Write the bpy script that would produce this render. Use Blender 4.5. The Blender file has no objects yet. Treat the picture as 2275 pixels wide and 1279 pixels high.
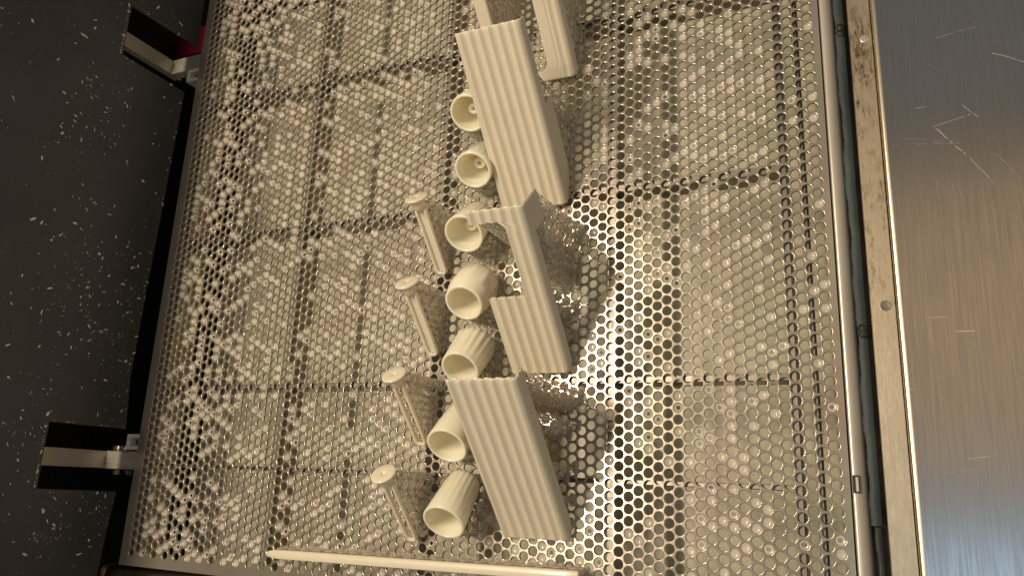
import bpy, bmesh, math, random
import numpy as np
from mathutils import Matrix, Vector

random.seed(7)
rng = np.random.default_rng(7)
scene = bpy.context.scene
MM = 0.001                      # every length below is in millimetres

# ------------------------------------------------------------------ camera
cam_d = bpy.data.cameras.new("camera")
cam = bpy.data.objects.new("camera", cam_d)
scene.collection.objects.link(cam)
cam_d.sensor_width = 36.0
cam_d.lens = 26.83
cam_d.clip_start = 0.005
cam_d.clip_end = 20.0
cam.matrix_world = Matrix(((0.90946304, 0.06843972, 0.41011339, 0.46114870),
                           (0.04121663, 0.96666167, -0.25271804, -0.05810605),
                           (-0.41373684, 0.24674121, 0.87632220, 0.39223669),
                           (0, 0, 0, 1)))
scene.camera = cam

# ------------------------------------------------------------------ world, lamps, exposure
world = bpy.data.worlds.new("World")
scene.world = world
world.use_nodes = True
bg = world.node_tree.nodes["Background"]
bg.inputs[0].default_value = (0.90, 0.80, 0.66, 1)
bg.inputs[1].default_value = 0.175
scene.view_settings.view_transform = 'Standard'
scene.view_settings.look = 'None'
scene.view_settings.exposure = 0.27
scene.view_settings.gamma = 1.0
scene.cycles.transparent_max_bounces = 32


def area_lamp(name, loc, target, size, size_y, power, color):
    d = bpy.data.lights.new(name, 'AREA')
    d.shape = 'RECTANGLE'
    d.size = size
    d.size_y = size_y
    d.energy = power
    d.color = color
    o = bpy.data.objects.new(name, d)
    scene.collection.objects.link(o)
    o.location = Vector(loc) * MM
    zz = (o.location - Vector(target) * MM).normalized()
    xx = Vector((0, 1, 0)).cross(zz).normalized()          # local y stays along world y
    yy = zz.cross(xx)
    o.rotation_euler = Matrix((xx, yy, zz)).transposed().to_euler()
    return o


area_lamp("ceiling_tube_lamp", (-190, 215, 1400), (320, 60, 0), 0.11, 0.70, 16.5, (1.0, 0.84, 0.62))
area_lamp("warm_cover_fill", (715, 310, 1500), (505, 30, 0), 0.55, 0.68, 0.62, (1.0, 0.68, 0.38))  # added lamp, reflected as a warm-lit ceiling in the middle of the steel cover
area_lamp("cool_near_fill", (740, -270, 1500), (510, -80, 0), 0.55, 0.30, 0.85, (0.50, 0.75, 1.0))  # added lamp for the bluish reflection at the near end of the cover
area_lamp("cool_far_fill", (760, 1150, 1500), (510, 150, 0), 0.6, 0.7, 0.13, (0.55, 0.75, 1.0))  # added dim lamp out of view, tints the far end of the cover bluish

# ------------------------------------------------------------------ helpers
COL = scene.collection


def link_mesh(name, me, mat=None, parent=None, smooth=True):
    o = bpy.data.objects.new(name, me)
    COL.objects.link(o)
    if mat is not None and not me.materials:
        me.materials.append(mat)
    if parent is not None:
        o.parent = parent
    if smooth:
        me.polygons.foreach_set("use_smooth", [True] * len(me.polygons))
    return o


def mesh_from(name, V, F):
    me = bpy.data.meshes.new(name)
    me.from_pydata([tuple(v) for v in (np.asarray(V, float) * MM)], [], [tuple(f) for f in F])
    me.update()
    return me


def obj(name, V, F, mat, parent=None, smooth=True):
    return link_mesh(name, mesh_from(name, V, F), mat, parent, smooth)


def thing(name, label, cat, group=None, loc=(0, 0, 0)):
    o = bpy.data.objects.new(name, None)
    o.empty_display_size = 0.01
    COL.objects.link(o)
    o.location = Vector(loc) * MM
    tag(o, label, cat, group)
    return o


def tag(o, label, cat, group=None):
    o["label"] = label
    o["category"] = cat
    if group:
        o["group"] = group
    return o


def obj_bm(name, bm, mat, parent=None, smooth=False):
    bmesh.ops.recalc_face_normals(bm, faces=bm.faces)
    me = bpy.data.meshes.new(name)
    bm.to_mesh(me)
    bm.free()
    return link_mesh(name, me, mat, parent, smooth)


def box_bm(x0, x1, y0, y1, z0, z1, bevel=0.0, seg=2, bm=None):
    own = bm if bm is not None else bmesh.new()
    r = bmesh.ops.create_cube(own, size=1.0)
    for v in r["verts"]:
        v.co = Vector(((x0 + (v.co.x + .5) * (x1 - x0)) * MM, (y0 + (v.co.y + .5) * (y1 - y0)) * MM,
                       (z0 + (v.co.z + .5) * (z1 - z0)) * MM))
    if bevel:
        es = list({e for v in r["verts"] for e in v.link_edges})
        bmesh.ops.bevel(own, geom=es, offset=bevel * MM, segments=seg, affect='EDGES', profile=0.5)
    return own


def strip_along_y(name, profile, y0, y1, mat, parent=None, n=2, wob=None, smooth=True):
    """An open or closed (x, z) profile swept along y."""
    V, F = [], []
    m = len(profile)
    for i in range(n):
        y = y0 + (y1 - y0) * i / (n - 1)
        for k, (x, z) in enumerate(profile):
            dx = wob(k, y) if wob else 0.0
            V.append((x + dx, y, z))
    for i in range(n - 1):
        for k in range(m - 1):
            a = i * m + k
            F.append((a, a + m, a + m + 1, a + 1))
    return obj(name, V, F, mat, parent, smooth)


# ------------------------------------------------------------------ materials
def new_mat(name):
    m = bpy.data.materials.new(name)
    m.use_nodes = True
    nt = m.node_tree
    return m, nt, nt.nodes["Principled BSDF"]


def node(nt, typ, **kw):
    n = nt.nodes.new(typ)
    for k, v in kw.items():
        if k.startswith("i_"):
            key = k[2:]
            n.inputs[int(key) if key.isdigit() else key.replace("_", " ")].default_value = v
        else:
            setattr(n, k, v)
    return n


def coords(nt, scale=(1, 1, 1), rot=(0, 0, 0), loc=(0, 0, 0), kind="Object"):
    tc = node(nt, "ShaderNodeTexCoord")
    mp = node(nt, "ShaderNodeMapping")
    mp.inputs["Scale"].default_value = scale
    mp.inputs["Rotation"].default_value = rot
    mp.inputs["Location"].default_value = loc
    nt.links.new(tc.outputs[kind], mp.inputs[0])
    return mp.outputs[0]


def noise(nt, vec, scale, detail=3.0, rough=0.55):
    n = node(nt, "ShaderNodeTexNoise", i_Scale=scale, i_Detail=detail, i_Roughness=rough)
    nt.links.new(vec, n.inputs["Vector"])
    return n.outputs["Fac"]


def ramp(nt, fac, stops):
    r = node(nt, "ShaderNodeValToRGB")
    el = r.color_ramp.elements
    while len(el) < len(stops):
        el.new(0.5)
    for e, (p, c) in zip(el, stops):
        e.position = p
        e.color = (c if isinstance(c, tuple) else (c, c, c)) + (1,)
    nt.links.new(fac, r.inputs[0])
    return r.outputs[0]


def mathn(nt, op, a, b=None, c=None, clamp=False):
    n = node(nt, "ShaderNodeMath", operation=op, use_clamp=clamp)
    for i, v in enumerate((a, b, c)):
        if v is None:
            continue
        if isinstance(v, (int, float)):
            n.inputs[i].default_value = v
        else:
            nt.links.new(v, n.inputs[i])
    return n.outputs[0]


def bump(nt, bsdf, height, strength, dist_mm):
    b = node(nt, "ShaderNodeBump", i_Strength=strength, i_Distance=dist_mm * MM)
    nt.links.new(height, b.inputs["Height"])
    nt.links.new(b.outputs[0], bsdf.inputs["Normal"])


def mixc(nt, fac, a, b):
    n = node(nt, "ShaderNodeMix", data_type='RGBA')
    for sock, v in ((n.inputs[0], fac), (n.inputs[6], a), (n.inputs[7], b)):
        if isinstance(v, (int, float)):
            sock.default_value = v
        elif isinstance(v, tuple):
            sock.default_value = v + (1,) if len(v) == 3 else v
        else:
            nt.links.new(v, sock)
    return n.outputs[2]


def resin_mat(name, base, base2, rough=0.28, sss=0.35, radius=1.6):
    m, nt, b = new_mat(name)
    v = coords(nt)
    f = noise(nt, v, 60, 4)
    col = ramp(nt, f, [(0.3, base), (0.7, base2)])
    nt.links.new(col, b.inputs["Base Color"])
    b.inputs["Subsurface Weight"].default_value = sss
    b.inputs["Subsurface Radius"].default_value = (radius * MM, radius * 0.7 * MM, radius * 0.4 * MM)
    b.inputs["Subsurface Scale"].default_value = 1.0
    r = ramp(nt, noise(nt, v, 180, 3), [(0.3, rough - 0.07), (0.7, rough + 0.1)])
    nt.links.new(r, b.inputs["Roughness"])
    b.inputs["Coat Weight"].default_value = 0.35
    b.inputs["Coat Roughness"].default_value = 0.07
    lay = noise(nt, coords(nt, (300, 300, 3000)), 1.0, 2)
    bump(nt, b, lay, 0.05, 0.03)
    return m


M = {}
M["panel"] = resin_mat("cream_resin", (0.78, 0.70, 0.545), (0.81, 0.73, 0.575), rough=0.32)
M["cup"] = resin_mat("pale_yellow_resin", (0.93, 0.855, 0.66), (0.95, 0.875, 0.70), rough=0.22, sss=0.6, radius=3.0)
M["pin"] = resin_mat("wet_clear_resin", (0.86, 0.76, 0.58), (0.90, 0.80, 0.63), rough=0.2, sss=0.6, radius=3.0)


def thin_glow(nt, bsdf, col, k):
    """thin resin lets light through from its far side"""
    tr = node(nt, "ShaderNodeBsdfTranslucent")
    tr.inputs[0].default_value = col + (1,)
    mx = node(nt, "ShaderNodeMixShader")
    mx.inputs[0].default_value = k
    nt.links.new(bsdf.outputs[0], mx.inputs[1])
    nt.links.new(tr.outputs[0], mx.inputs[2])
    nt.links.new(mx.outputs[0], nt.nodes["Material Output"].inputs["Surface"])


def support_mat():
    m, nt, b = new_mat("translucent_support_resin")
    v = coords(nt)
    col = ramp(nt, noise(nt, v, 300, 3), [(0.3, (0.88, 0.82, 0.71)), (0.7, (0.94, 0.89, 0.80))])
    nt.links.new(col, b.inputs["Base Color"])
    b.inputs["Roughness"].default_value = 0.15
    b.inputs["Coat Weight"].default_value = 0.6
    thin_glow(nt, b, (0.96, 0.92, 0.84), 0.7)
    return m


M["support"] = support_mat()


def web_mat(name, alpha_lo, alpha_hi, col, scale):
    m, nt, b = new_mat(name)
    v = coords(nt)
    b.inputs["Base Color"].default_value = col + (1,)
    b.inputs["Roughness"].default_value = 0.12
    f = noise(nt, v, scale, 4, 0.65)
    a = ramp(nt, f, [(0.38, alpha_lo), (0.58, alpha_hi)])
    nt.links.new(a, b.inputs["Alpha"])
    bump(nt, b, noise(nt, v, scale * 1.7, 4), 0.6, 0.6)
    return m


M["web"] = web_mat("resin_web", 0.15, 0.75, (0.94, 0.88, 0.77), 420)


def film_mat():
    m, nt, b = new_mat("milky_resin_film")
    oi = node(nt, "ShaderNodeObjectInfo")
    b.inputs["Base Color"].default_value = (0.71, 0.645, 0.54, 1)
    b.inputs["Roughness"].default_value = 0.10
    b.inputs["Subsurface Weight"].default_value = 0.3
    b.inputs["Subsurface Radius"].default_value = (0.001, 0.0008, 0.0006)
    b.inputs["Alpha"].default_value = 0.62
    return m


M["film"] = film_mat()


def plate_mat():
    m, nt, b = new_mat("perforated_steel")
    v = coords(nt)
    tone = noise(nt, v, 14, 5, 0.6)
    col = ramp(nt, tone, [(0.3, (0.44, 0.38, 0.31)), (0.72, (0.54, 0.47, 0.39))])
    tint = ramp(nt, noise(nt, coords(nt, loc=(3, 1, 0)), 22, 4), [(0.35, (0.92, 0.99, 0.90)), (0.5, (1.0, 1.0, 1.0)), (0.68, (1.0, 0.93, 0.97))])
    mul = node(nt, "ShaderNodeMix", data_type='RGBA', blend_type='MULTIPLY')
    mul.inputs[0].default_value = 1.0
    nt.links.new(col, mul.inputs[6])
    nt.links.new(tint, mul.inputs[7])
    nt.links.new(mul.outputs[2], b.inputs["Base Color"])
    b.inputs["Metallic"].default_value = 0.62
    r = ramp(nt, noise(nt, v, 90, 4, 0.6), [(0.3, 0.13), (0.7, 0.20)])
    nt.links.new(r, b.inputs["Roughness"])
    h = noise(nt, v, 700, 3, 0.6)
    bump(nt, b, h, 0.25, 0.08)
    return m


M["plate"] = plate_mat()


def metal_mat(name, c0, c1, rough, scale=(1, 1, 1), nscale=60, bstr=0.1, metallic=1.0):
    m, nt, b = new_mat(name)
    v = coords(nt, scale)
    f = noise(nt, v, nscale, 5, 0.6)
    nt.links.new(ramp(nt, f, [(0.3, c0), (0.7, c1)]), b.inputs["Base Color"])
    b.inputs["Metallic"].default_value = metallic
    nt.links.new(ramp(nt, f, [(0.3, rough + 0.1), (0.7, max(rough - 0.08, 0.03))]), b.inputs["Roughness"])
    bump(nt, b, f, bstr, 0.2)
    return m


M["bar"] = metal_mat("dull_bar_steel", (0.16, 0.14, 0.12), (0.24, 0.21, 0.18), 0.38, nscale=120)
M["flange"] = metal_mat("flange_steel", (0.42, 0.38, 0.32), (0.52, 0.47, 0.41), 0.33, nscale=80, metallic=0.6)
M["arm"] = metal_mat("brushed_aluminium", (0.40, 0.36, 0.29), (0.62, 0.57, 0.48), 0.34, scale=(0.25, 6, 6), nscale=160, bstr=0.2, metallic=0.55)
M["nut"] = metal_mat("oily_nut_steel", (0.22, 0.20, 0.18), (0.48, 0.45, 0.40), 0.28, nscale=300)
M["dark"] = metal_mat("black_enamel", (0.006, 0.006, 0.006), (0.010, 0.009, 0.008), 0.55, metallic=0.0)


def pool_mat():
    m, nt, b = new_mat("liquid_white_resin")
    v = coords(nt)
    f = noise(nt, v, 9, 4, 0.6)
    col = ramp(nt, f, [(0.25, (0.90, 0.82, 0.62)), (0.45, (0.94, 0.87, 0.66)), (0.6, (0.90, 0.88, 0.64)), (0.78, (0.94, 0.81, 0.68))])
    nt.links.new(col, b.inputs["Base Color"])
    b.inputs["Roughness"].default_value = 0.35
    return m


M["pool"] = pool_mat()


def wall_mat():
    m, nt, b = new_mat("black_powder_coat")
    v = coords(nt)
    f = noise(nt, v, 18, 4)
    nt.links.new(ramp(nt, f, [(0.3, (0.066, 0.064, 0.062)), (0.7, (0.086, 0.083, 0.080))]), b.inputs["Base Color"])
    b.inputs["Roughness"].default_value = 0.5
    bump(nt, b, noise(nt, v, 900, 2), 0.15, 0.06)
    return m


M["wall"] = wall_mat()
m, nt, b = new_mat("dried_resin_crumb")
b.inputs["Base Color"].default_value = (0.92, 0.90, 0.86, 1)
b.inputs["Roughness"].default_value = 0.25
M["crumb"] = m
m, nt, b = new_mat("red_glow_block")
b.inputs["Base Color"].default_value = (0.07, 0.001, 0.010, 1)  # red glow put into the base colour, no emission
b.inputs["Roughness"].default_value = 0.3
M["red"] = m
m, nt, b = new_mat("white_bracket_plastic")
nt.links.new(ramp(nt, noise(nt, coords(nt), 200, 3), [(0.3, (0.62, 0.57, 0.50)), (0.7, (0.76, 0.71, 0.64))]), b.inputs["Base Color"])
b.inputs["Roughness"].default_value = 0.4
M["bracket"] = m


def rim_mat():
    m, nt, b = new_mat("vat_rim_enamel")
    v = coords(nt)
    nt.links.new(ramp(nt, noise(nt, v, 20, 4), [(0.3, (0.56, 0.50, 0.42)), (0.7, (0.64, 0.58, 0.50))]), b.inputs["Base Color"])
    b.inputs["Roughness"].default_value = 0.3
    b.inputs["Metallic"].default_value = 0.35
    return m


M["rim"] = rim_mat()


def seal_mat():
    m, nt, b = new_mat("blue_grey_seal")
    v = coords(nt, (1, 0.25, 1))
    nt.links.new(ramp(nt, noise(nt, v, 90, 4), [(0.3, (0.018, 0.026, 0.030)), (0.7, (0.040, 0.055, 0.062))]), b.inputs["Base Color"])
    b.inputs["Roughness"].default_value = 0.6
    bump(nt, b, noise(nt, v, 250, 3), 0.3, 0.3)
    return m


M["seal"] = seal_mat()


def framebar_mat():
    m, nt, b = new_mat("stained_aluminium")
    v = coords(nt, (1, 0.3, 1))
    f = noise(nt, v, 420, 6, 0.7)
    big = noise(nt, coords(nt, (0.3, 1, 1)), 14, 2)
    sp_ = node(nt, "ShaderNodeSeparateXYZ")
    nt.links.new(coords(nt), sp_.inputs[0])
    clean = mathn(nt, 'MULTIPLY', mathn(nt, 'SUBTRACT', 0.13, sp_.outputs[1]), 1.6, clamp=True)
    msk = mathn(nt, 'ADD', f, mathn(nt, 'MULTIPLY', mathn(nt, 'SUBTRACT', big, 0.5), 0.6))
    msk = mathn(nt, 'ADD', msk, mathn(nt, 'SUBTRACT', mathn(nt, 'MULTIPLY', mathn(nt, 'MINIMUM', clean, 0.2), 1.1), 0.05))
    col = ramp(nt, msk, [(0.30, (0.08, 0.055, 0.03)), (0.42, (0.30, 0.24, 0.17)), (0.55, (0.44, 0.37, 0.27)), (0.8, (0.52, 0.45, 0.34))])
    nt.links.new(col, b.inputs["Base Color"])
    b.inputs["Metallic"].default_value = 0.75
    nt.links.new(ramp(nt, msk, [(0.3, 0.6), (0.6, 0.36)]), b.inputs["Roughness"])
    bump(nt, b, f, 0.35, 0.25)
    return m


M["framebar"] = framebar_mat()


def steel_sheet_mat():
    m, nt, b = new_mat("brushed_scratched_steel")
    vb = coords(nt, (2600, 22, 22))
    brush = noise(nt, vb, 1.0, 5, 0.65)
    fine = noise(nt, coords(nt, (900, 30, 30)), 1.0, 4, 0.65)
    col = ramp(nt, mathn(nt, 'ADD', mathn(nt, 'MULTIPLY', brush, 0.5), mathn(nt, 'MULTIPLY', fine, 0.5)),
               [(0.3, (0.27, 0.255, 0.24)), (0.7, (0.42, 0.40, 0.375))])
    # scratches: line segments with an end, (x0, y0, x1, y1, half width mm)
    tc = node(nt, "ShaderNodeTexCoord")
    sep = node(nt, "ShaderNodeSeparateXYZ")
    nt.links.new(tc.outputs["Object"], sep.inputs[0])
    wob = mathn(nt, 'MULTIPLY', mathn(nt, 'SUBTRACT', noise(nt, tc.outputs["Object"], 120, 2), 0.5), 0.0012)
    X = mathn(nt, 'ADD', sep.outputs[0], wob)
    Y = mathn(nt, 'ADD', sep.outputs[1], wob)
    total = None
    for (x0, y0, x1, y1, hw) in SCRATCHES:
        dx, dy = x1 - x0, y1 - y0
        L = math.hypot(dx, dy)
        ux, uy = dx / L, dy / L
        cx, cy = (x0 + x1) / 2 * MM, (y0 + y1) / 2 * MM
        ax = mathn(nt, 'SUBTRACT', X, cx)
        ay = mathn(nt, 'SUBTRACT', Y, cy)
        al = mathn(nt, 'ABSOLUTE', mathn(nt, 'ADD', mathn(nt, 'MULTIPLY', ax, ux), mathn(nt, 'MULTIPLY', ay, uy)))
        ac = mathn(nt, 'ABSOLUTE', mathn(nt, 'SUBTRACT', mathn(nt, 'MULTIPLY', ay, ux), mathn(nt, 'MULTIPLY', ax, uy)))
        k = mathn(nt, 'MULTIPLY', mathn(nt, 'LESS_THAN', al, L / 2 * MM), mathn(nt, 'LESS_THAN', ac, hw * 0.7 * MM))
        k = mathn(nt, 'MULTIPLY', k, min(1.0, hw * hw * 34))
        total = k if total is None else mathn(nt, 'MAXIMUM', total, k)
    breaks = mathn(nt, 'GREATER_THAN', noise(nt, tc.outputs["Object"], 350, 2), 0.42)
    total = mathn(nt, 'MULTIPLY', total, breaks)
    # random small nicks
    for ang, sc, th in ((0.35, (25, 520, 25), 0.80), (-0.6, (30, 600, 30), 0.77), (1.1, (30, 700, 30), 0.775)):
        f = noise(nt, coords(nt, sc, (0, 0, ang)), 1.0, 1.5, 0.5)
        total = mathn(nt, 'MAXIMUM', total, mathn(nt, 'MULTIPLY', mathn(nt, 'GREATER_THAN', f, th), 0.6))
    nt.links.new(mixc(nt, mathn(nt, 'MULTIPLY', total, 0.75), col, (0.85, 0.84, 0.82)), b.inputs["Base Color"])
    b.inputs["Metallic"].default_value = 1.0
    rr = ramp(nt, fine, [(0.3, 0.25), (0.7, 0.17)])
    nt.links.new(mathn(nt, 'ADD', rr, mathn(nt, 'MULTIPLY', total, 0.45)), b.inputs["Roughness"])
    b.inputs["Anisotropic"].default_value = 0.2
    tg = node(nt, "ShaderNodeCombineXYZ", i_X=0.0, i_Y=1.0, i_Z=0.0)
    nt.links.new(tg.outputs[0], b.inputs["Tangent"])
    bump(nt, b, mathn(nt, 'ADD', brush, mathn(nt, 'MULTIPLY', total, 3.0)), 0.12, 0.05)
    return m


SCRATCHES = [(505, 165, 525, 168, 0.13), (528, 152, 541, 144, 0.16), (500, 118, 517, 122, 0.14), (501, 117, 514, 100, 0.16),
             (502, 117, 513, 101, 0.10), (488, 114, 503, 110, 0.10), (514, 100, 522, 86, 0.14), (492, 110, 511, 108, 0.12),
             (524, 100, 532, 88, 0.12), (489, 95, 500, 90, 0.08), (505, 88, 510, 72, 0.10), (507, 88, 512, 73, 0.10),
             (488, 33, 497, 31, 0.09), (515, 20, 528, 18, 0.10), (500, -38, 512, -36, 0.14), (487, -45, 503, -42, 0.10),
             (530, 45, 541, 50, 0.10), (513, 127, 519, 120, 0.15), (496, 60, 508, 52, 0.09), (524, -12, 536, -10, 0.10)]
_r = random.Random(21)
for _ in range(34):
    x_, y_ = _r.uniform(484, 548), _r.uniform(-70, 175)
    a_ = _r.choice((_r.gauss(0.15, 0.2), _r.gauss(-0.75, 0.25), _r.uniform(-1.5, 1.5)))
    l_ = _r.uniform(2, 14)
    SCRATCHES.append((x_, y_, x_ + l_ * math.cos(a_), y_ + l_ * math.sin(a_), _r.uniform(0.05, 0.10)))
M["sheet"] = steel_sheet_mat()
m, nt, b = new_mat("polished_edge")
b.inputs["Base Color"].default_value = (0.80, 0.70, 0.52, 1)
b.inputs["Metallic"].default_value = 1.0
b.inputs["Roughness"].default_value = 0.25
bump(nt, b, noise(nt, coords(nt, (1, 0.2, 1)), 200, 3), 0.15, 0.1)
M["edge"] = m
M["front"] = metal_mat("worn_brass_coloured_steel", (0.30, 0.22, 0.13), (0.46, 0.37, 0.25), 0.3, scale=(0.3, 1, 1), nscale=60, bstr=0.1)

# ------------------------------------------------------------------ the setting
PX = 6.0 * math.sqrt(3) / 2     # column pitch
SX0, SX1, SY0, SY1 = -10.0, 452.5, -119.7, 338.0

pool = obj("resin_pool", [(-14, -125, -62), (457, -125, -62), (457, 345, -62), (-14, 345, -62)], [(0, 1, 2, 3)], M["pool"], None, False)
pool["kind"] = "structure"
floor = obj("vat_floor", [(-400, -500, -95), (900, -500, -95), (900, 800, -95), (-400, 800, -95)], [(0, 1, 2, 3)], M["dark"], None, False)
floor["kind"] = "structure"
for nm, a in (("vat_side", (-19, -14.5, -126, 345.5, -94, -26)), ("vat_side", (-19, 458, -131, -126.5, -94, -26)),
              ("vat_side", (458.5, 463, -131, 345.5, -94, -26)), ("vat_side", (-19, 463, 346, 350, -94, -26))):
    w = obj_bm(nm, box_bm(*a), M["dark"])
    w["kind"] = "structure"

# ------------------------------------------------------------------ the perforated platform
plat = thing("build_platform", "large perforated steel plate full of round holes on which the cream prints stand", "build platform", loc=(0, 0, 0))
ROW_LO, ROW_HI = -56, 18.5
holes = []
for c in range(0, 87):
    r = 18.5 if c % 2 == 0 else 18.0
    while r >= -55.5:
        holes.append((c, r))
        r -= 1.0


def build_sheet():
    NS = 18
    hexv = [(3.4641 * math.cos(math.radians(60 * k)), 3.4641 * math.sin(math.radians(60 * k))) for k in range(6)]
    ang = np.arange(NS) * 2 * math.pi / NS
    rings = [(2.74, 0.0), (2.58, -0.05), (2.47, -0.17), (2.40, -0.40), (2.40, -1.4)]
    V, F = [], []
    # template faces between hexagon (6) and ring 0 (NS = 18: three per side)
    tf = []
    per = NS // 6
    for k in range(6):
        h0, h1 = k, (k + 1) % 6
        r0 = [6 + (k * per + j) % NS for j in range(per + 1)]
        tf.append((h0, h1, r0[-1], r0[-2]))
        tf.append((h0, r0[-2], r0[-3], r0[-4]) if per == 3 else None)
    for ri in range(len(rings) - 1):
        for j in range(NS):
            a = 6 + ri * NS + j
            b_ = 6 + ri * NS + (j + 1) % NS
            tf.append((a, b_, b_ + NS, a + NS))
    tv = [(x, y, 0.0) for x, y in hexv]
    for (r, z) in rings:
        tv += [(r * math.cos(t), r * math.sin(t), z) for t in ang]
    tv = np.array(tv)
    n = len(tv)
    tfa = np.array(tf)
    hs = np.array([(c * PX, -r * 6.0, 0.0) for c, r in holes])
    allv = (hs[:, None, :] + tv[None]).reshape(-1, 3)
    allf = (np.arange(len(hs))[:, None, None] * n + tfa[None]).reshape(-1, 4)
    # plain margin: hexagons without holes, clipped to the rectangle
    have = set(holes)
    mv, mf = [], []
    for c in range(-3, 91):
        r = 22.5 if c % 2 == 0 else 22.0
        while r >= -59:
            if (c, r) not in have:
                pts = [(min(max(c * PX + x, SX0), SX1), min(max(-r * 6 + y, SY0), SY1), 0.0) for x, y in hexv]
                xs = [p_[0] for p_ in pts]
                ys = [p_[1] for p_ in pts]
                if max(xs) - min(xs) > 1e-6 and max(ys) - min(ys) > 1e-6:
                    k0 = len(mv)
                    mv += pts
                    mf.append(tuple(range(k0, k0 + 6)))
            r -= 1.0
    k0 = len(allv)
    V = np.vstack([allv, np.array(mv)])
    me = bpy.data.meshes.new("perforated_sheet")
    me.from_pydata((V * MM).tolist(), [], allf.tolist() + [tuple(i + k0 for i in f) for f in mf])
    me.update()
    bm = bmesh.new()
    bm.from_mesh(me)
    bmesh.ops.remove_doubles(bm, verts=bm.verts, dist=1e-6)
    bmesh.ops.dissolve_degenerate(bm, dist=1e-7, edges=bm.edges)
    bm.to_mesh(me)
    bm.free()
    o = link_mesh("perforated_sheet", me, M["plate"], plat, True)
    nz = np.zeros(len(me.polygons) * 3)
    me.polygons.foreach_get("normal", nz)
    me.polygons.foreach_set("use_smooth", (np.abs(nz[2::3]) < 0.999).tolist())
    return o


build_sheet()
# down-turned edges
fl = bmesh.new()
box_bm(SX0, SX0 + 1.5, SY0, SY1, -22, -0.05, bm=fl)
obj_bm("edge_flange", fl, M["flange"], plat)
fl = bmesh.new(); box_bm(SX1 - 1.5, SX1, SY0, SY1, -22, -0.05, bm=fl); obj_bm("edge_flange", fl, M["flange"], plat)
fl = bmesh.new(); box_bm(SX0 + 1.6, SX1 - 1.6, SY0, SY0 + 1.5, -22, -0.05, bm=fl); obj_bm("edge_flange", fl, M["flange"], plat)
fl = bmesh.new(); box_bm(SX0 + 1.6, SX1 - 1.6, SY1 - 1.5, SY1, -22, -0.05, bm=fl); obj_bm("edge_flange", fl, M["flange"], plat)
# inner angle bars along the sides
for x0, x1 in ((2.5, 6.0), (113.0, 117.5), (222.0, 226.0), (336.0, 340.0), (429.0, 432.0), (438.0, 441.0)):
    obj_bm("stiffening_bar", box_bm(x0, x1, SY0 + 1.7, SY1 - 1.7, -20, -2.0, 0.3), M["bar"], plat)
xs_ = [6.2, 112.8, 117.7, 221.8, 226.2, 335.8, 340.2, 428.8]
for y0, y1, z0 in ((-1.8, 1.8, -18), (107.5, 112.0, -18), (219.5, 224.0, -18), (330, 333.5, -18), (-54, -51.5, -16)):
    bm = bmesh.new()
    for a, b2 in ((6.2, 112.8), (117.7, 221.8), (226.2, 335.8), (340.2, 428.8)):
        box_bm(a, b2, y0, y1, z0, -2.2, 0.3, bm=bm)
    obj_bm("cross_bar", bm, M["bar"], plat)

# films of resin caught in the holes
def dish_mesh(name, donut):
    NS = 16
    V, F = [], []
    if not donut:
        rr = [(2.40, -0.22), (2.2, -0.52), (1.7, -0.80), (1.0, -0.97), (0.4, -1.0)]
    else:
        rr = [(2.40, -0.22), (2.25, -0.55), (1.85, -0.70), (1.4, -0.70), (1.08, -0.85), (0.95, -1.15)]
    for r, z in rr:
        for k in range(NS):
            t = 2 * math.pi * k / NS
            V.append((r * math.cos(t), r * math.sin(t), z))
    for i in range(len(rr) - 1):
        for k in range(NS):
            a, b_ = i * NS + k, i * NS + (k + 1) % NS
            F.append((a, a + NS, b_ + NS, b_))
    if not donut:
        F.append(tuple((len(rr) - 1) * NS + k for k in range(NS - 1, -1, -1)))
    return np.array(V), F


FV, FF = dish_mesh("film", False)
DV, DF = dish_mesh("donut", True)
film_me = mesh_from("resin_film", FV, FF)
ring_me = mesh_from("resin_ring", DV, DF)
camp = np.array([461.1, -58.1, 392.2])
sel = []
for c, r in holes:
    x, y = c * PX, -r * 6.0
    clump = 0.5 + 0.5 * math.sin(x * 0.043 + 1.3 * math.sin(y * 0.05)) * math.cos(y * 0.037 + x * 0.011)
    p_full = 0.16 + 0.06 * clump
    p_ring = 0.08 + 0.03 * clump
    if x < 100:
        p_full, p_ring = p_full * 1.1, p_ring * 1.6
    over_bar = min(abs(y - b_) for b_ in (0, 110, 221.5, 331.5, -52.5)) < 5.5 or min(abs(x - b_) for b_ in (117, 226, 339, 431, 440)) < 5.5
    if over_bar:
        p_full, p_ring = p_full * 0.12, p_ring * 0.2
    u = random.random()
    if x < 8:
        continue
    if u < p_full:
        sel.append((x, y, 0))
    elif u < p_full + p_ring:
        sel.append((x, y, 1))


def visible_size(s):
    x, y = s[0], s[1]
    d = np.linalg.norm(camp - np.array([x, y, 0]))
    # behind the prints or outside the frame counts less
    pen = 1.0
    if y < -88 - (452 - x) * 0.08 or y > 205 + (452 - x) * 0.3:
        pen = 3.0
    if 255 < x < 345 and y < 215:
        pen = 3.0
    return d * pen


sel.sort(key=visible_size)
for (x, y, t) in sel[:300]:
    o = link_mesh("resin_film" if t == 0 else "resin_ring", film_me if t == 0 else ring_me, M["film"], plat, True)
    o.location = Vector((x, y, 0)) * MM
    o.rotation_euler[2] = random.uniform(0, 6.28)
for t, tv, tf, nm in ((0, FV, FF, "resin_film"), (1, DV, DF, "resin_ring")):
    V, F = [], []
    for (x, y, tt) in sel[300:]:
        if tt != t:
            continue
        k0 = len(V)
        V += (tv + np.array([x, y, 0])).tolist()
        F += [tuple(i + k0 for i in f) for f in tf]
    o = obj(nm, V, F, M["film"], plat)
    o["kind"] = "stuff"

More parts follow.
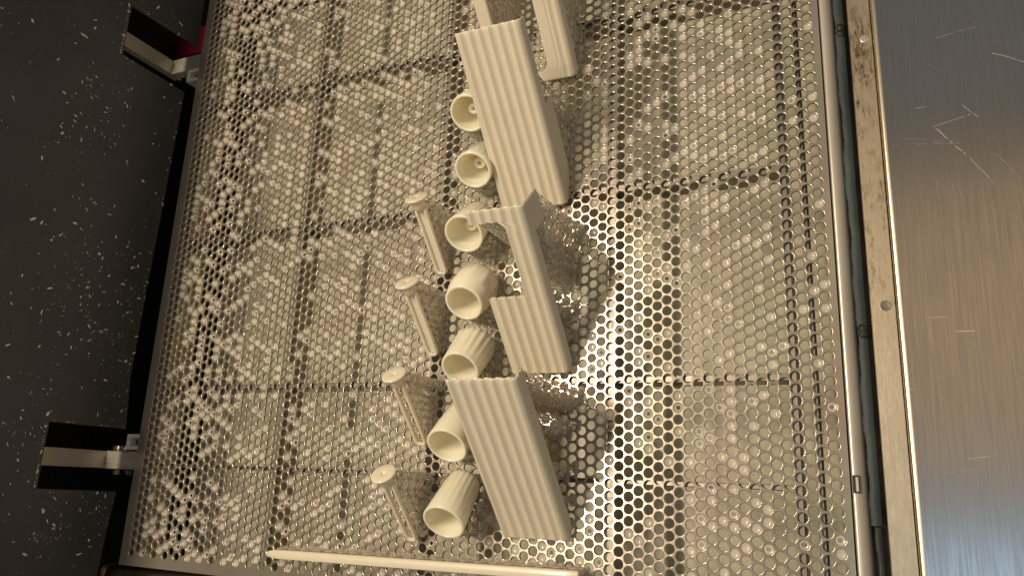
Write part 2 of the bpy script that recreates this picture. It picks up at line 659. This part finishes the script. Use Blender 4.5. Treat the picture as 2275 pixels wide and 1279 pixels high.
# ------------------------------------------------------------------ supports
def strut(V, F, a, b_, r, ns=5):
    a, b_ = np.array(a, float), np.array(b_, float)
    d = b_ - a
    L = np.linalg.norm(d)
    if L < 0.05:
        return
    d = d / L
    u = np.cross(d, [0.3, 0.8, 0.5])
    u /= np.linalg.norm(u)
    w = np.cross(d, u)
    k0 = len(V)
    for p in (a, b_):
        for k in range(ns):
            t = 2 * math.pi * k / ns
            V.append(p + r * (math.cos(t) * u + math.sin(t) * w))
    for k in range(ns):
        F.append((k0 + k, k0 + (k + 1) % ns, k0 + ns + (k + 1) % ns, k0 + ns + k))
    F.append(tuple(k0 + k for k in range(ns - 1, -1, -1)))
    F.append(tuple(k0 + ns + k for k in range(ns)))


def lattice(parent, grid, r=0.32, step=5.0, web=0.35, pad=True, flare=0.12):
    """grid[i][j] = top contact points; posts drop to the plate, braced in both directions."""
    V, F, WV, WF = [], [], [], []
    ni, nj = len(grid), len(grid[0])
    base = [[(np.array((g[0] + random.uniform(-.4, .4) + flare * g[2] * max(0, j / max(nj - 1, 1) - .5), g[1] + random.uniform(-.4, .4), 0.0))) for j, g in enumerate(row)] for row in grid]
    for i in range(ni):
        for j in range(nj):
            g = grid[i][j]
            if g is None or g[2] < 0.6:
                continue
            top = np.array(g, float)
            neck = top - np.array((0, 0, min(2.0, top[2] * .4)))
            strut(V, F, base[i][j], neck, r)
            strut(V, F, neck, top, r * 0.6)
            if pad:
                strut(V, F, base[i][j] + np.array((0, 0, -0.1 - 0.3 * random.random())), base[i][j] + np.array((0, 0, 0.3 + 0.6 * random.random())), random.uniform(1.5, 2.3), 8)
            for di, dj in ((0, 1), (1, 0)):
                i2, j2 = i + di, j + dj
                if i2 >= ni or j2 >= nj:
                    continue
                h = min(g[2], grid[i2][j2][2])
                z = 1.2
                flip = (i + j) % 2
                while z < h - 1.0:
                    z2 = min(z + step, h)
                    g2 = grid[i2][j2]

                    def at(gg, bb, zz):
                        q_ = min(zz / max(gg[2], 0.1), 1.0)
                        return np.array((bb[0] + (gg[0] - bb[0]) * q_, bb[1] + (gg[1] - bb[1]) * q_, zz))
                    pa = at(g, base[i][j], z if flip else z2)
                    pb = at(g2, base[i2][j2], z2 if flip else z)
                    strut(V, F, pa, pb, r * 0.85, 4)
                    if random.random() < web:
                        k0 = len(WV)
                        q = [at(g, base[i][j], z), at(g2, base[i2][j2], z), at(g2, base[i2][j2], z2), at(g, base[i][j], z2)]
                        mid = sum(q) / 4 + np.array((random.uniform(-.3, .3), random.uniform(-.3, .3), 0))
                        WV += q + [mid]
                        WF += [(k0, k0 + 1, k0 + 4), (k0 + 1, k0 + 2, k0 + 4), (k0 + 2, k0 + 3, k0 + 4), (k0 + 3, k0, k0 + 4)]
                    flip = 1 - flip
                    z = z2
    if V:
        o = obj("support_lattice", np.array(V), F, M["support"], parent)
        o["kind"] = "stuff"
    if WV:
        o = obj("resin_web", np.array(WV), WF, M["web"], parent)
        o["kind"] = "stuff"


C45 = math.sqrt(0.5)


def place(origin, x, s, n):
    return (x, origin[1] + C45 * s - C45 * n, origin[2] + C45 * s + C45 * n)


# ------------------------------------------------------------------ fluted panels
def flute(u, pitch=5.7, amp=1.3):
    return -amp * abs(math.sin(math.pi * u / pitch)) ** 1.3


def fluted_panel(name, label, y0, z0, xr, length, xleft, depth, smooth_left=None, cuts=(), sup=((3, 98, 15),), group="fluted resin panels"):
    """Face in the plane tilted 45 degrees, its side wall folding down at xr. xleft(s), depth(s): outline."""
    root = thing("fluted_panel", label, "resin panel", group)
    org = (0, y0, z0)
    R = 4.0
    NF, NC, NW = 92, 8, 50
    m_ = NF + NC - 1 + NW
    V, F = [], []
    ends = [0.0] + sorted(cuts) + [length]
    for s0, s1 in zip(ends, ends[1:]):
        ss = set(np.linspace(s0, s1, max(4, int((s1 - s0) / 3))).tolist())
        if s0 == 0.0:
            ss |= {0.25, 0.8}
        if s1 == length:
            ss |= {length - 0.25, length - 0.8}
        ss = sorted(ss)
        for i_, s in enumerate(ss):
            sq = min(max(s, s0 + 1e-3), s1 - 1e-3)
            xl = xleft(sq)
            dp = max(depth(sq), R + 0.5)
            e = min(s, length - s)
            drop = 0.0 if e > 0.79 else (0.55 if e < 0.1 else (0.2 if e < 0.5 else 0.05))
            row = []
            for k in range(NF):
                tt = k / (NF - 1)
                x = xl + (xr - R - xl) * tt
                dl = 0.5 * max(0, 1 - (x - xl) / 0.7) ** 2
                h = flute(xr - R * 0.43 - x + 0.0)
                if s < 1.0:
                    h *= 0.45 + 0.55 * s
                if smooth_left is not None:
                    h *= min(1.0, max(0.0, (x - smooth_left) / 1.5))
                row.append((x, s, h - drop - dl))
            for k in range(1, NC):
                a = math.pi / 2 * k / NC
                row.append((xr - R + (R - drop) * math.sin(a), s, -R + (R - drop) * math.cos(a)))
            for k in range(NW):
                w = R + (dp - R) * k / (NW - 1)
                h = flute(w - R, 3.4, 0.6)
                row.append((xr + h - drop, s, -w))
            k0 = len(V)
            V += [place(org, *p) for p in row]
            if i_ > 0:
                for k in range(m_ - 1):
                    a = k0 - m_ + k
                    F.append((a, a + 1, a + m_ + 1, a + m_))
    o = obj("panel_body", V, F, M["panel"], root)
    sol = o.modifiers.new("thickness", 'SOLIDIFY')
    sol.thickness = 2.2 * MM
    sol.offset = -1.0
    sol.use_even_offset = False
    es = o.modifiers.new("sharp_rims", 'EDGE_SPLIT')
    es.split_angle = math.radians(55)
    gx = np.linspace(xr - 32, xr - 1.0, 8)
    for lo, hi, cnt_ in sup:
        grid = []
        for s in np.linspace(lo, hi, cnt_):
            row = []
            for x in gx:
                if x < xr - 3.0:
                    ok = x > xleft(s) + 1
                    n_ = -2.6
                else:
                    ok = True
                    n_ = -max(depth(s), 5.0) + 0.2
                p = place(org, x, s, n_)
                if not ok:
                    p = (p[0], p[1], 0.7)
                row.append(p)
            grid.append(row)
        lattice(root, grid, web=0.28)
    return root


def step(*pairs):
    """piecewise constant function of s: (limit, value) ..."""
    def f(s):
        for lim, v in pairs:
            if s < lim:
                return v
        return pairs[-1][1]
    return f


BIG = 1e9
d1 = step((58, 20.0), (BIG, 7.5))
fluted_panel("p1", "wide solid fluted cream panel, the upper of the two unbroken ones, overlapping two cups", 101.0, 5.0, 312.5, 105.5,
             lambda s: 271.8 + 1.8 * s / 105, lambda s: min(d1(s), s + 6.0), cuts=(58,), sup=((3, 62, 12), (72, 75, 2)))
d2 = step((83, 8.0), (BIG, 22.0))


def panel2():
    def xl(s):
        if s < 48.9:
            return 282.5
        if s < 93.0:
            x = 304.3
            if s > 88.5:                                 # rounded inner corner under the tab
                x = 304.3 - 4.5 * (1 - math.sqrt(max(0, 1 - ((s - 88.5) / 4.5) ** 2)))
            return x
        return 284.3
    return fluted_panel("p2", "fluted cream panel with a deep rectangular notch in its left side", 2.9, 5.0, 317.0, 100.5, xl,
                        lambda s: min(d2(s), s + 6.0), cuts=(48.9, 83.0, 93.0), sup=((3, 8, 3), (21, 26, 3), (40, 50, 4), (66, 99, 13)))


panel2()
fluted_panel("p3", "wide solid fluted cream panel nearest the long thin bar, below the notched panel", -84.2, 5.0, 318.5, 104.0,
             lambda s: 280.4, lambda s: min(9.5, s + 6.0), sup=((3, 6, 2), (19, 23, 3), (42, 46, 3), (73, 78, 3), (93, 102, 5)))


def frame_panel():
    """U-shaped panel at the top edge: two legs joined by a low tab."""
    def xl(s):
        if s < 6.0:
            x = 268.0
        else:
            x = 300.5
            if s < 10.0:
                x = 300.5 - 4.0 * (1 - math.sqrt(max(0, 1 - ((10 - s) / 4.0) ** 2)))
        return x
    root = fluted_panel("p4", "smooth-sided cream panel cut by the top edge of the picture, right of the wide panel", 182.9, 5.0, 316.5, 100.0, xl,
                        lambda s: min(8.0, s + 6.0), smooth_left=307.0, cuts=(6.0,))
    V, F = [], []
    prof = [(264.0, -2.6), (264.0, -0.6), (264.5, 0), (271.5, 0), (272.3, -0.6), (272.3, -4.5)]
    ss = [6.2, 6.8, 50, 99.4, 100]
    for s in ss:
        V += [place((0, 182.9, 5.0), x, s, n) for x, n in prof]
    m_ = len(prof)
    for i in range(len(ss) - 1):
        for k in range(m_):
            a, b_ = i * m_ + k, i * m_ + (k + 1) % m_
            F.append((a, b_, b_ + m_, a + m_))
    F.append(tuple(range(m_ - 1, -1, -1)))
    F.append(tuple(range((len(ss) - 1) * m_, len(ss) * m_)))
    obj("side_leg", V, F, M["panel"], root, False)
    grid = []
    for s in np.linspace(8, 96, 14):
        grid.append([place((0, 182.9, 5.0), x, s, -4.0) for x in (265, 268.5, 272)])
    lattice(root, grid, web=0.5)


frame_panel()

# ------------------------------------------------------------------ cups
AX = np.array([0, -C45, C45])           # the mouth looks this way
AU = np.array([1.0, 0, 0])
AV = np.array([0, C45, C45])


def cup(label, cx, cy, cz, prof, flutes=0, famp=0.0, ffrom=0.0, boss=None, peg=False, ribs=False):
    root = thing("resin_cup", label, "cup", "small round resin cups in a row")
    ctr = np.array([cx, cy, cz])
    NS = 96
    L = prof[0][0]

    def pt(a, r, th):
        return ctr + AX * a + (AU * math.cos(th) + AV * math.sin(th)) * r
    V, F = [], []
    # outer: list of (distance behind mouth, radius); then over the lip and into the bore
    ring = []
    L = prof[-1][0]
    for (a, r) in prof:
        ring.append((-a, r, 1))
    inner = [(0.12, prof[0][1] - 0.25, 0), (0.25, prof[0][1] - 0.6, 0), (0.25, prof[0][1] - 1.0, 0), (0.0, prof[0][1] - 1.45, 0), (-0.6, prof[0][1] - 1.6, 0),
             (-L * 0.35, prof[0][1] - 1.9, 0), (-L * 0.60, min(prof[0][1], prof[-2][1]) - 1.4, 0),
             (-L * 0.68, min(prof[0][1], prof[-2][1]) - 3.0, 0), (-L * 0.71, 0.4, 0)]
    seq = list(reversed(ring)) + inner
    for a, r, outer in seq:
        for k in range(NS):
            th = 2 * math.pi * k / NS
            rr = r
            if outer and flutes:
                t = min(1.0, max(0.0, (-a - ffrom) / max(L * 0.35, 1)))
                rr = r * (1 - famp * t * abs(math.sin(flutes * th / 2)))
            if outer and ribs and -a > 8.5 and -a < L - 3:
                rr = r + 0.55 * max(0.0, math.cos(10 * th)) ** 0.5
            V.append(pt(a, rr, th))
    for i in range(len(seq) - 1):
        for k in range(NS):
            A, B = i * NS + k, i * NS + (k + 1) % NS
            F.append((A, B, B + NS, A + NS))
    F.append(tuple(range(NS - 1, -1, -1)))
    F.append(tuple((len(seq) - 1) * NS + k for k in range(NS)))
    obj("cup_body", V, F, M["cup"], root)
    if boss:
        r0, h, hole = boss
        bq = -L * 0.71
        seqb = [(bq, r0 + .6), (bq + 1, r0), (bq + h - .4, r0), (bq + h, r0 - .4), (bq + h, hole + .2), (bq + h - .5, hole), (bq + h - 4, hole * .9), (bq + h - 4, 0.05)]
        V, F = [], []
        n2 = 24
        for a, r in seqb:
            V += [pt(a, r, 2 * math.pi * k / n2) for k in range(n2)]
        for i in range(len(seqb) - 1):
            for k in range(n2):
                A, B = i * n2 + k, i * n2 + (k + 1) % n2
                F.append((A, B, B + n2, A + n2))
        obj("inner_boss", V, F, M["cup"], root)
    # stubby supports below
    gx = np.linspace(cx - 8, cx + 8, 5)
    grid = []
    for q in np.linspace(2, L + 4, 6):
        row = []
        for x in gx:
            rr = prof[1][1]
            dx = (x - cx) / rr
            dn = math.sqrt(max(0.05, 1 - dx * dx)) * rr
            P = ctr + AX * (-min(q, L - 1)) - AV * dn * (1 if q < L else 0.4)
            row.append((x, P[1] + max(0, q - L) * 1.2, max(P[2], 0.7)))
        grid.append(row)
    lattice(root, grid, r=0.3, step=3.5, web=0.45)
    return root


R0 = 11.5
cup("plain straight cream cup with a peg in its bore, uppermost of the row", 256.7, 157.5, 28, [(0, R0), (0.3, R0 + .15), (14, R0), (24, 10.6), (26, 9.5), (26.6, 7.5)],
    boss=(3.2, 11, 1.3))
cup("tapered fluted cream cup with inner boss, half hidden under the wide upper panel", 262.1, 120.1, 28, [(0, 11.2), (0.3, 11.35), (10, 10.5), (24, 9.0), (26.5, 8.0), (27, 6.6)],
    flutes=22, famp=0.05, ffrom=6, boss=(3.4, 9, 1.5))
cup("tapered fluted cream cup with inner boss, beside the tab of the notched panel", 258.6, 81.1, 28, [(0, 11.7), (0.3, 11.8), (10, 10.9), (25, 9.0), (27.5, 7.9), (28, 6.4)],
    flutes=22, famp=0.055, ffrom=8, boss=(3.4, 9, 1.5))
cup("barrel-shaped cream cup with a band round its mouth and raised ribs", 261.3, 40.3, 28, [(0, 11.0), (0.4, 11.3), (5.5, 12.0), (6.0, 12.3), (7.0, 12.7), (15, 13.0), (22, 12.3), (26, 10.8), (28.5, 8.5), (29, 6.5)],
    ribs=True)
cup("cream cup with faceted widening sides, its mouth above the lower solid panel", 260.8, 3.5, 27, [(0, 10.9), (0.3, 11.0), (10, 11.6), (21, 12.3), (24.5, 12.1), (26, 11.0), (26.6, 9)],
    flutes=18, famp=0.075, ffrom=4)
cup("smooth cream cup with its back hidden behind the lower solid panel", 256.0, -38.0, 28, [(0, 11.4), (0.3, 11.5), (14, 10.7), (29, 9.5), (31.5, 8.5), (32, 7.2)])
cup("long fluted cream cup closest to the thin straight bar", 256.9, -77.1, 28, [(0, 11.5), (0.3, 11.6), (12, 10.9), (28, 9.6), (31, 8.6), (31.8, 7.2)],
    flutes=20, famp=0.06, ffrom=9)

# ------------------------------------------------------------------ round-headed pins
def pin(label, x0, y0, L, web):
    root = thing("slotted_pin", label, "pin", "round-headed slotted pins leaning beside the cups")
    D = np.array([0, C45, C45])
    N = np.array([0, -C45, C45])
    X = np.array([1.0, 0, 0])
    o0 = np.array([x0, y0, 5.0])
    NS = 40
    seq = [(L - 1.0, 0.3), (L - 0.7, 0.9), (L - 0.15, 1.2), (L, 1.8), (L, 6.4), (L - .3, 7.0), (L - .9, 7.1), (L - 1.5, 6.6), (L - 2.6, 4.6), (L - 4.5, 3.9), (L - 7.5, 3.8), (L - 8.0, 3.0), (L - 8.0, 0.2)]
    V, F = [], []
    for a, r in seq:
        V += [o0 + D * a + (X * math.cos(t) + N * math.sin(t)) * r for t in np.arange(NS) * 2 * math.pi / NS]
    for i in range(len(seq) - 1):
        for k in range(NS):
            A, B = i * NS + k, i * NS + (k + 1) % NS
            F.append((A, A + NS, B + NS, B))
    F.append(tuple(range(NS)))
    obj("pin_head", V, F, M["pin"], root)
    # split stem: one rounded-loop tube
    for sx in (-1, 1):
        path = [o0 + D * (L - 7) + X * sx * 2.9]
        path += [o0 + D * s + X * sx * 2.9 for s in np.linspace(L - 12, 3.5, 8)]
        for a in np.linspace(0.3, math.pi / 2, 4):
            path.append(o0 + D * (3.5 - 2.5 * math.sin(a)) + X * sx * 2.9 * math.cos(a))
        V, F = [], []
        n2 = 12
        for i, p in enumerate(path):
            q = path[min(i + 1, len(path) - 1)] - path[max(i - 1, 0)]
            q = q / np.linalg.norm(q)
            u = np.cross(q, N)
            u /= np.linalg.norm(u)
            V += [p + 1.1 * math.cos(t) * u + 1.7 * math.sin(t) * N for t in np.arange(n2) * 2 * math.pi / n2]
        for i in range(len(path) - 1):
            for k in range(n2):
                A, B = i * n2 + k, i * n2 + (k + 1) % n2
                F.append((A, A + n2, B + n2, B))
        F.append(tuple(range(n2)))
        F.append(tuple((len(path) - 1) * n2 + k for k in range(n2 - 1, -1, -1)))
        obj("stem_rail", V, F, M["pin"], root)
    if web:
        V = [o0 + D * s + X * sx - N * 0.7 + N * q for s in (2.5, L - 7) for sx in (-2.3, 2.3) for q in (0, 0.5)]
        obj("stem_web", V, [(0, 2, 6, 4), (1, 5, 7, 3), (0, 4, 5, 1), (2, 3, 7, 6), (0, 1, 3, 2), (4, 6, 7, 5)], M["pin"], root, False)
    grid = []
    for s in np.linspace(4, L - 2, 9):
        w = 2.2 if s < L - 8 else 4.5
        row = []
        for x in (-w, 0, w):
            P = o0 + D * s + X * x - N * (1.8 if s < L - 8 else 4.0)
            row.append((P[0], P[1], max(P[2], 0.7)))
        grid.append(row)
    lattice(root, grid, r=0.3, step=3.6, web=0.5)


pin("round-headed pin with filled stem, topmost of the four slotted pins", 233.5, 65.2, 52.0, True)
pin("round-headed pin with filled stem, second of the four, beside the barrel cup", 231.0, 15.5, 51.0, True)
pin("round-headed pin with open slot, third of the four, beside the smooth cup", 227.5, -36.5, 51.0, False)
pin("round-headed pin with open slot, lowest of the four, above the long thin bar", 225.6, -89.0, 50.5, False)

# ------------------------------------------------------------------ the long thin bar
rod = thing("thin_bar", "long thin straight cream bar lying across the bottom edge on low supports", "resin bar")
RZ = 10.0
V, F = [], []
ra, rb = np.array([126.5, -102.3, RZ]), np.array([326.0, -99.2, RZ])
prof = [(-2.6, -2.0), (-2.6, 1.7), (-2.3, 2.0), (1.7, 2.0), (2.3, 1.6), (2.6, 0.9), (2.6, -2.0)]
stations = [(0, 0.25), (0.010, 0.6), (0.03, 0.95)] + [(t, 1.0) for t in np.linspace(0.06, 0.997, 24)] + [(1.0, 0.9)]
for t, k in stations:
    p = ra + (rb - ra) * t
    V += [p + np.array([0, a * k, b2 * (0.6 + .4 * k)]) for a, b2 in prof]
m_ = len(prof)
for i in range(len(stations) - 1):
    for k in range(m_):
        A, B = i * m_ + k, i * m_ + (k + 1) % m_
        F.append((A, A + m_, B + m_, B))
F.append(tuple(range(m_)))
F.append(tuple((len(stations) - 1) * m_ + k for k in range(m_ - 1, -1, -1)))
obj("bar_body", V, F, M["panel"], rod)
grid = []
for t in np.linspace(0.02, 0.99, 44):
    p = ra + (rb - ra) * t
    grid.append([(p[0], p[1] - 1.8, RZ - 2.2), (p[0] + 1.5, p[1] + 3.0, RZ - 2.5)])
lattice(rod, grid, r=0.4, step=3.0, web=0.5)

# ------------------------------------------------------------------ machine wall on the left
outline = [(-230, -5), (-130, -5.3), (-100, -7), (-72.6, -9.6), (-71.4, 50.6), (-28, 50.7), (-28, -9.0), (10, -5.6), (80, -7), (160, -9.3), (248.5, -11.4), (249, 48.3),
           (291.6, 48.7), (294.0, -17.2), (340, -16.3), (460, -16), (460, 330), (-230, 330)]
bm = bmesh.new()
vs = [bm.verts.new((-36 * MM, y * MM, z * MM)) for y, z in outline]
f = bm.faces.new(vs)
ex = bmesh.ops.extrude_face_region(bm, geom=[f])
for v in ex["geom"]:
    if isinstance(v, bmesh.types.BMVert):
        v.co.x -= 1.6 * MM
wall = obj_bm("machine_wall", bm, M["wall"])
tag(wall, "black upright machine wall with two slots, speckled with white resin crumbs", "wall")
back = obj("dark_backing", [(-100, -240, -95), (-100, 470, -95), (-100, 470, 340), (-100, -240, 340)], [(0, 1, 2, 3)], M["dark"], None, False)
back["kind"] = "structure"


def inside_slot(y, z):
    if z < 53 and (-75 < y < -25 or 246 < y < 297):
        return True
    return False


def bottom_z(y):
    pts = [(-230, -5), (-130, -5.3), (-72, -9.6), (-28, -9), (10, -5.6), (248, -11.4), (294, -17), (460, -16)]
    for (a, za), (b_, zb) in zip(pts, pts[1:]):
        if a <= y <= b_:
            return za + (zb - za) * (y - a) / (b_ - a)
    return -5


def crumb_verts(rad, flat, seed):
    r_ = random.Random(seed)
    V, F = [], []
    n1, n2 = 4, 6
    for i in range(n1):
        ph = math.pi / 2 * i / (n1 - 1)
        for k in range(n2):
            th = 2 * math.pi * k / n2
            q = rad * (1 + r_.uniform(-.25, .25))
            V.append((flat * rad * math.sin(ph), q * math.cos(ph) * math.cos(th), q * math.cos(ph) * math.sin(th)))
    for i in range(n1 - 1):
        for k in range(n2):
            A, B = i * n2 + k, i * n2 + (k + 1) % n2
            F.append((A, B, B + n2, A + n2))
    return np.array(V), F


big = [mesh_from("resin_crumb", *crumb_verts(1.0, 0.5, q)) for q in range(5)]
lab = "white resin crumb stuck to the black machine wall"
n = 0
while n < 46:
    y, z = random.uniform(-130, 330), random.uniform(-8, 120)
    if inside_slot(y, z) or z < bottom_z(y) + 1:
        continue
    o = link_mesh("resin_crumb", big[n % 5], M["crumb"])
    o.location = Vector((-35.95, y, z)) * MM
    k = random.uniform(0.7, 1.35)
    o.scale = (k, k * random.uniform(0.45, 0.9), k * random.uniform(0.8, 2.4))
    o.rotation_euler[0] = random.uniform(0, 6.28)
    tag(o, lab, "crumb", "larger white crumbs on the black machine wall")
    n += 1
V, F = [], []
cnt = 0
clusters = [(random.uniform(-120, 230), random.uniform(-5, 80), random.uniform(5, 25)) for _ in range(26)]
while cnt < 1100:
    if random.random() < 0.6:
        cy, cz, sd = random.choice(clusters)
        y, z = random.gauss(cy, sd), random.gauss(cz, sd * 0.7)
    else:
        y, z = random.uniform(-135, 335), random.uniform(-8, 140)
    if random.random() < 0.16:      # along the cut edges
        e = random.choice((0, 1, 2, 3))
        y = (random.uniform(-28, 248), random.choice((-73.5, -27, 248, 294)), random.uniform(-72, -28), random.uniform(249, 292))[e]
        z = (bottom_z(y) + random.uniform(0.5, 3), random.uniform(-8, 50), 52 + random.random(), 50 + random.random())[e]
    elif inside_slot(y, z):
        continue
    if z < bottom_z(y) + 0.3 or z > 150:
        continue
    cv, cf = crumb_verts(0.16 + 0.55 * random.random() ** 4, 0.5, cnt)
    k0 = len(V)
    cv = cv * np.array([1, random.uniform(0.5, 1.0), random.uniform(0.8, 3.2)])
    th = random.uniform(0, 3.14)
    cv = np.stack([cv[:, 0], cv[:, 1] * math.cos(th) - cv[:, 2] * math.sin(th), cv[:, 1] * math.sin(th) + cv[:, 2] * math.cos(th)], 1)
    V += (cv + np.array([-35.97, y, z])).tolist()
    F += [tuple(i + k0 for i in f_) for f_ in cf]
    cnt += 1
sp = obj("resin_specks", V, F, M["crumb"])
sp["kind"] = "stuff"

# arms that carry the platform, reaching through the slots
def hexnut(parent, x, y, z, r, axis, name="nut", mat="nut"):
    V, F = [], []
    for q in (-1.6, 1.6):
        for k in range(6):
            t = math.pi / 3 * k
            a, b_ = r * math.cos(t), r * math.sin(t)
            V.append((x + a, y + q, z + b_) if axis == 'y' else (x + a, y + b_, z + q))
    for k in range(6):
        F.append((k, (k + 1) % 6, 6 + (k + 1) % 6, 6 + k))
    F += [tuple(range(5, -1, -1)), tuple(range(6, 12))]
    return obj(name, V, F, M[mat], parent, False)


for ya, sgn, lab in ((-50.4, 1, "lower aluminium bracket arm running through the slot into the platform"),
                     (269.5, -1, "upper aluminium bracket arm running through the slot into the platform")):
    arm = thing("bracket_arm", lab, "bracket arm", "arms that carry the platform")
    obj_bm("arm_bar", box_bm(-46, -10.3, ya - 6.4, ya + 6.4, -13, -4.0, 0.5), M["arm"], arm)
    obj_bm("arm_post", box_bm(-53, -46.2, ya - 6.2, ya + 6.2, -14, 118, 0.5), M["arm"], arm)
    bk = bmesh.new()
    yb = ya + sgn * 13.0
    for a in ((-26, -22.5, yb - 5.5, yb + 5.5, -13, -3.0), (-14, -10.4, yb - 5.5, yb + 5.5, -13, -3.0),
              (-22.4, -14.1, yb - 5.5, yb - 2.8, -13, -3.05), (-22.4, -14.1, yb + 2.8, yb + 5.5, -13, -3.05)):
        box_bm(*a, 0.3, bm=bk)
    br = obj_bm("bracket_block", bk, M["bracket"], arm)
    hexnut(arm, -18.2, yb, -8, 2.2, 'z', "block_screw", "dark")  # dark inside of the block's hole put into the screw's black colour
    for xx in (-43, -36, -30):
        hexnut(arm, xx, ya + sgn * 8.6, -9 + random.uniform(-1, 1), 2.3, 'y', "nut")
    for xx in (-40, -28, -17):
        hexnut(arm, xx, ya - sgn * 8.6, -10, 2.4, 'y', "nut")
red = obj_bm("red_glow_block", box_bm(-92, -46, 308, 335, -62, -40, 1.0), M["red"])  # added block, its red colour stands for the glow in the gap
tag(red, "dark red block, coloured as a red glow in the gap above the upper arm", "red block")

# ------------------------------------------------------------------ front lip at the lower left
V, F = [], []
pr = [(-122.6, -20), (-122.9, -16), (-124.2, -13.4), (-126.2, -12.4), (-129, -12), (-160, -12), (-160, -20)]
xs = [-43.5, -42.8, -41, -38] + list(np.linspace(-30, 451, 40))
for i, x in enumerate(xs):
    k = (0.35, 0.8, 0.95, 1.0)[i] if i < 4 else 1.0
    V += [(x, -129 + (y + 129) * (0.6 + .4 * k), -16 + (z + 16) * k) for y, z in pr]
m_ = len(pr)
for i in range(len(xs) - 1):
    for k in range(m_ - 1):
        A = i * m_ + k
        F.append((A, A + m_, A + m_ + 1, A + 1))
F.append(tuple(range(m_)))
lip = obj("front_lip", V, F, M["front"])
tag(lip, "rounded brass-coloured metal lip in the lower left corner", "metal lip")

# ------------------------------------------------------------------ right-hand side: rim, seal, frame bar, steel cover
rim = thing("vat_rim", "smooth beige rounded rim beside the right edge of the perforated plate", "vat rim")
prof = [(453.1, -20), (453.1, -2.0), (453.4, -1.3), (454.0, -1.0), (455.5, -1.1), (457.0, -1.9), (458.6, -3.6), (459.6, -5.6), (460.2, -9), (460.2, -25)]
strip_along_y("rim_strip", prof, -330, 460, M["rim"], rim, 40)
latch = bmesh.new()
box_bm(453.6, 456.6, -54, -46.0, -0.9, -0.3, 0.15, bm=latch)
obj_bm("rim_latch", latch, M["dark"], rim)
obj_bm("latch_tongue", box_bm(454.9, 456.2, -53.4, -46.8, -0.28, 0.5, 0.25), M["rim"], rim)


def wob(k, y):
    return (0.35 * math.sin(y * 0.11) + 0.22 * math.sin(y * 0.37 + 1) + 0.12 * math.sin(y * 1.3)) * (1 if k < 3 else 0.2)


seal = thing("seal_strip", "blue-grey wavy sealing strip between the beige rim and the stained bar", "seal")
strip_along_y("seal_body", [(460.0, -9), (460.0, -3.6), (460.4, -3.0), (464.3, -3.4), (464.9, -4.2), (464.9, -9)], -68.0, 460, M["seal"], seal, 330, wob)
strip_along_y("seal_tail", [(461.2, -9), (461.4, -5.0), (462.0, -4.4), (464.3, -4.6), (464.8, -5.2), (464.8, -9)], -330, -68.6, M["dark"], seal, 140, wob)
for yy in (183, 186.5, 20, 22.5):
    V, F = crumb_verts(1.9, 0.4, int(yy))
    V = np.stack([V[:, 1] * 1.2 + 462.8, V[:, 2] * 1.3 + yy, V[:, 0] - 3.1], 1)
    obj("black_smear", V, F, M["dark"], seal)
gap = obj_bm("gap_channel", box_bm(460, 468, -330, 460, -40, -9.1), M["dark"])
gap["kind"] = "structure"

fb = thing("frame_bar", "stained aluminium bar with round screws along the edge of the steel cover", "metal bar")
prof = [(466.7, -20), (466.7, 3.2), (467.0, 3.6), (477.1, 3.6), (477.3, 3.4), (477.3, -5)]
strip_along_y("bar_body", prof, -330, 460, M["framebar"], fb, 8, None, False)


def screw(y, x, plug):
    V, F = [], []
    NS = 28
    if plug:
        rr = [(2.55, 3.62), (2.45, 3.66), (2.2, 3.68), (2.0, 3.64), (0.2, 3.66)]
    else:
        rr = [(2.35, 3.64), (2.2, 3.8), (1.9, 3.92), (1.0, 3.95), (0.2, 3.93)]
    for r, z in rr:
        V += [(x + r * math.cos(t), y + r * math.sin(t), z) for t in np.arange(NS) * 2 * math.pi / NS]
    for i in range(len(rr) - 1):
        for k in range(NS):
            A, B = i * NS + k, i * NS + (k + 1) % NS
            F.append((A, B, B + NS, A + NS))
    F.append(tuple((len(rr) - 1) * NS + k for k in range(NS)))
    return obj("screw_head", V, F, M["bar" if plug else "arm"], fb)


screw(31.6, 473.1, True)["label"] = "dark round screw head"
screw(173.0, 473.7, False)["label"] = "pale worn screw head"

cover = thing("steel_cover", "scratched brushed steel cover sheet filling the right side", "steel sheet")
strip_along_y("bright_edge", [(477.7, -5), (477.7, 4.0), (477.9, 4.7), (478.4, 5.1), (479.2, 5.3), (480.0, 5.35)], -330, 460, M["edge"], cover, 8)
obj("cover_sheet", [(480.0, -330, 5.35), (860, -330, 5.35), (860, 460, 5.35), (480.0, 460, 5.35)], [(0, 1, 2, 3)], M["sheet"], cover, False)
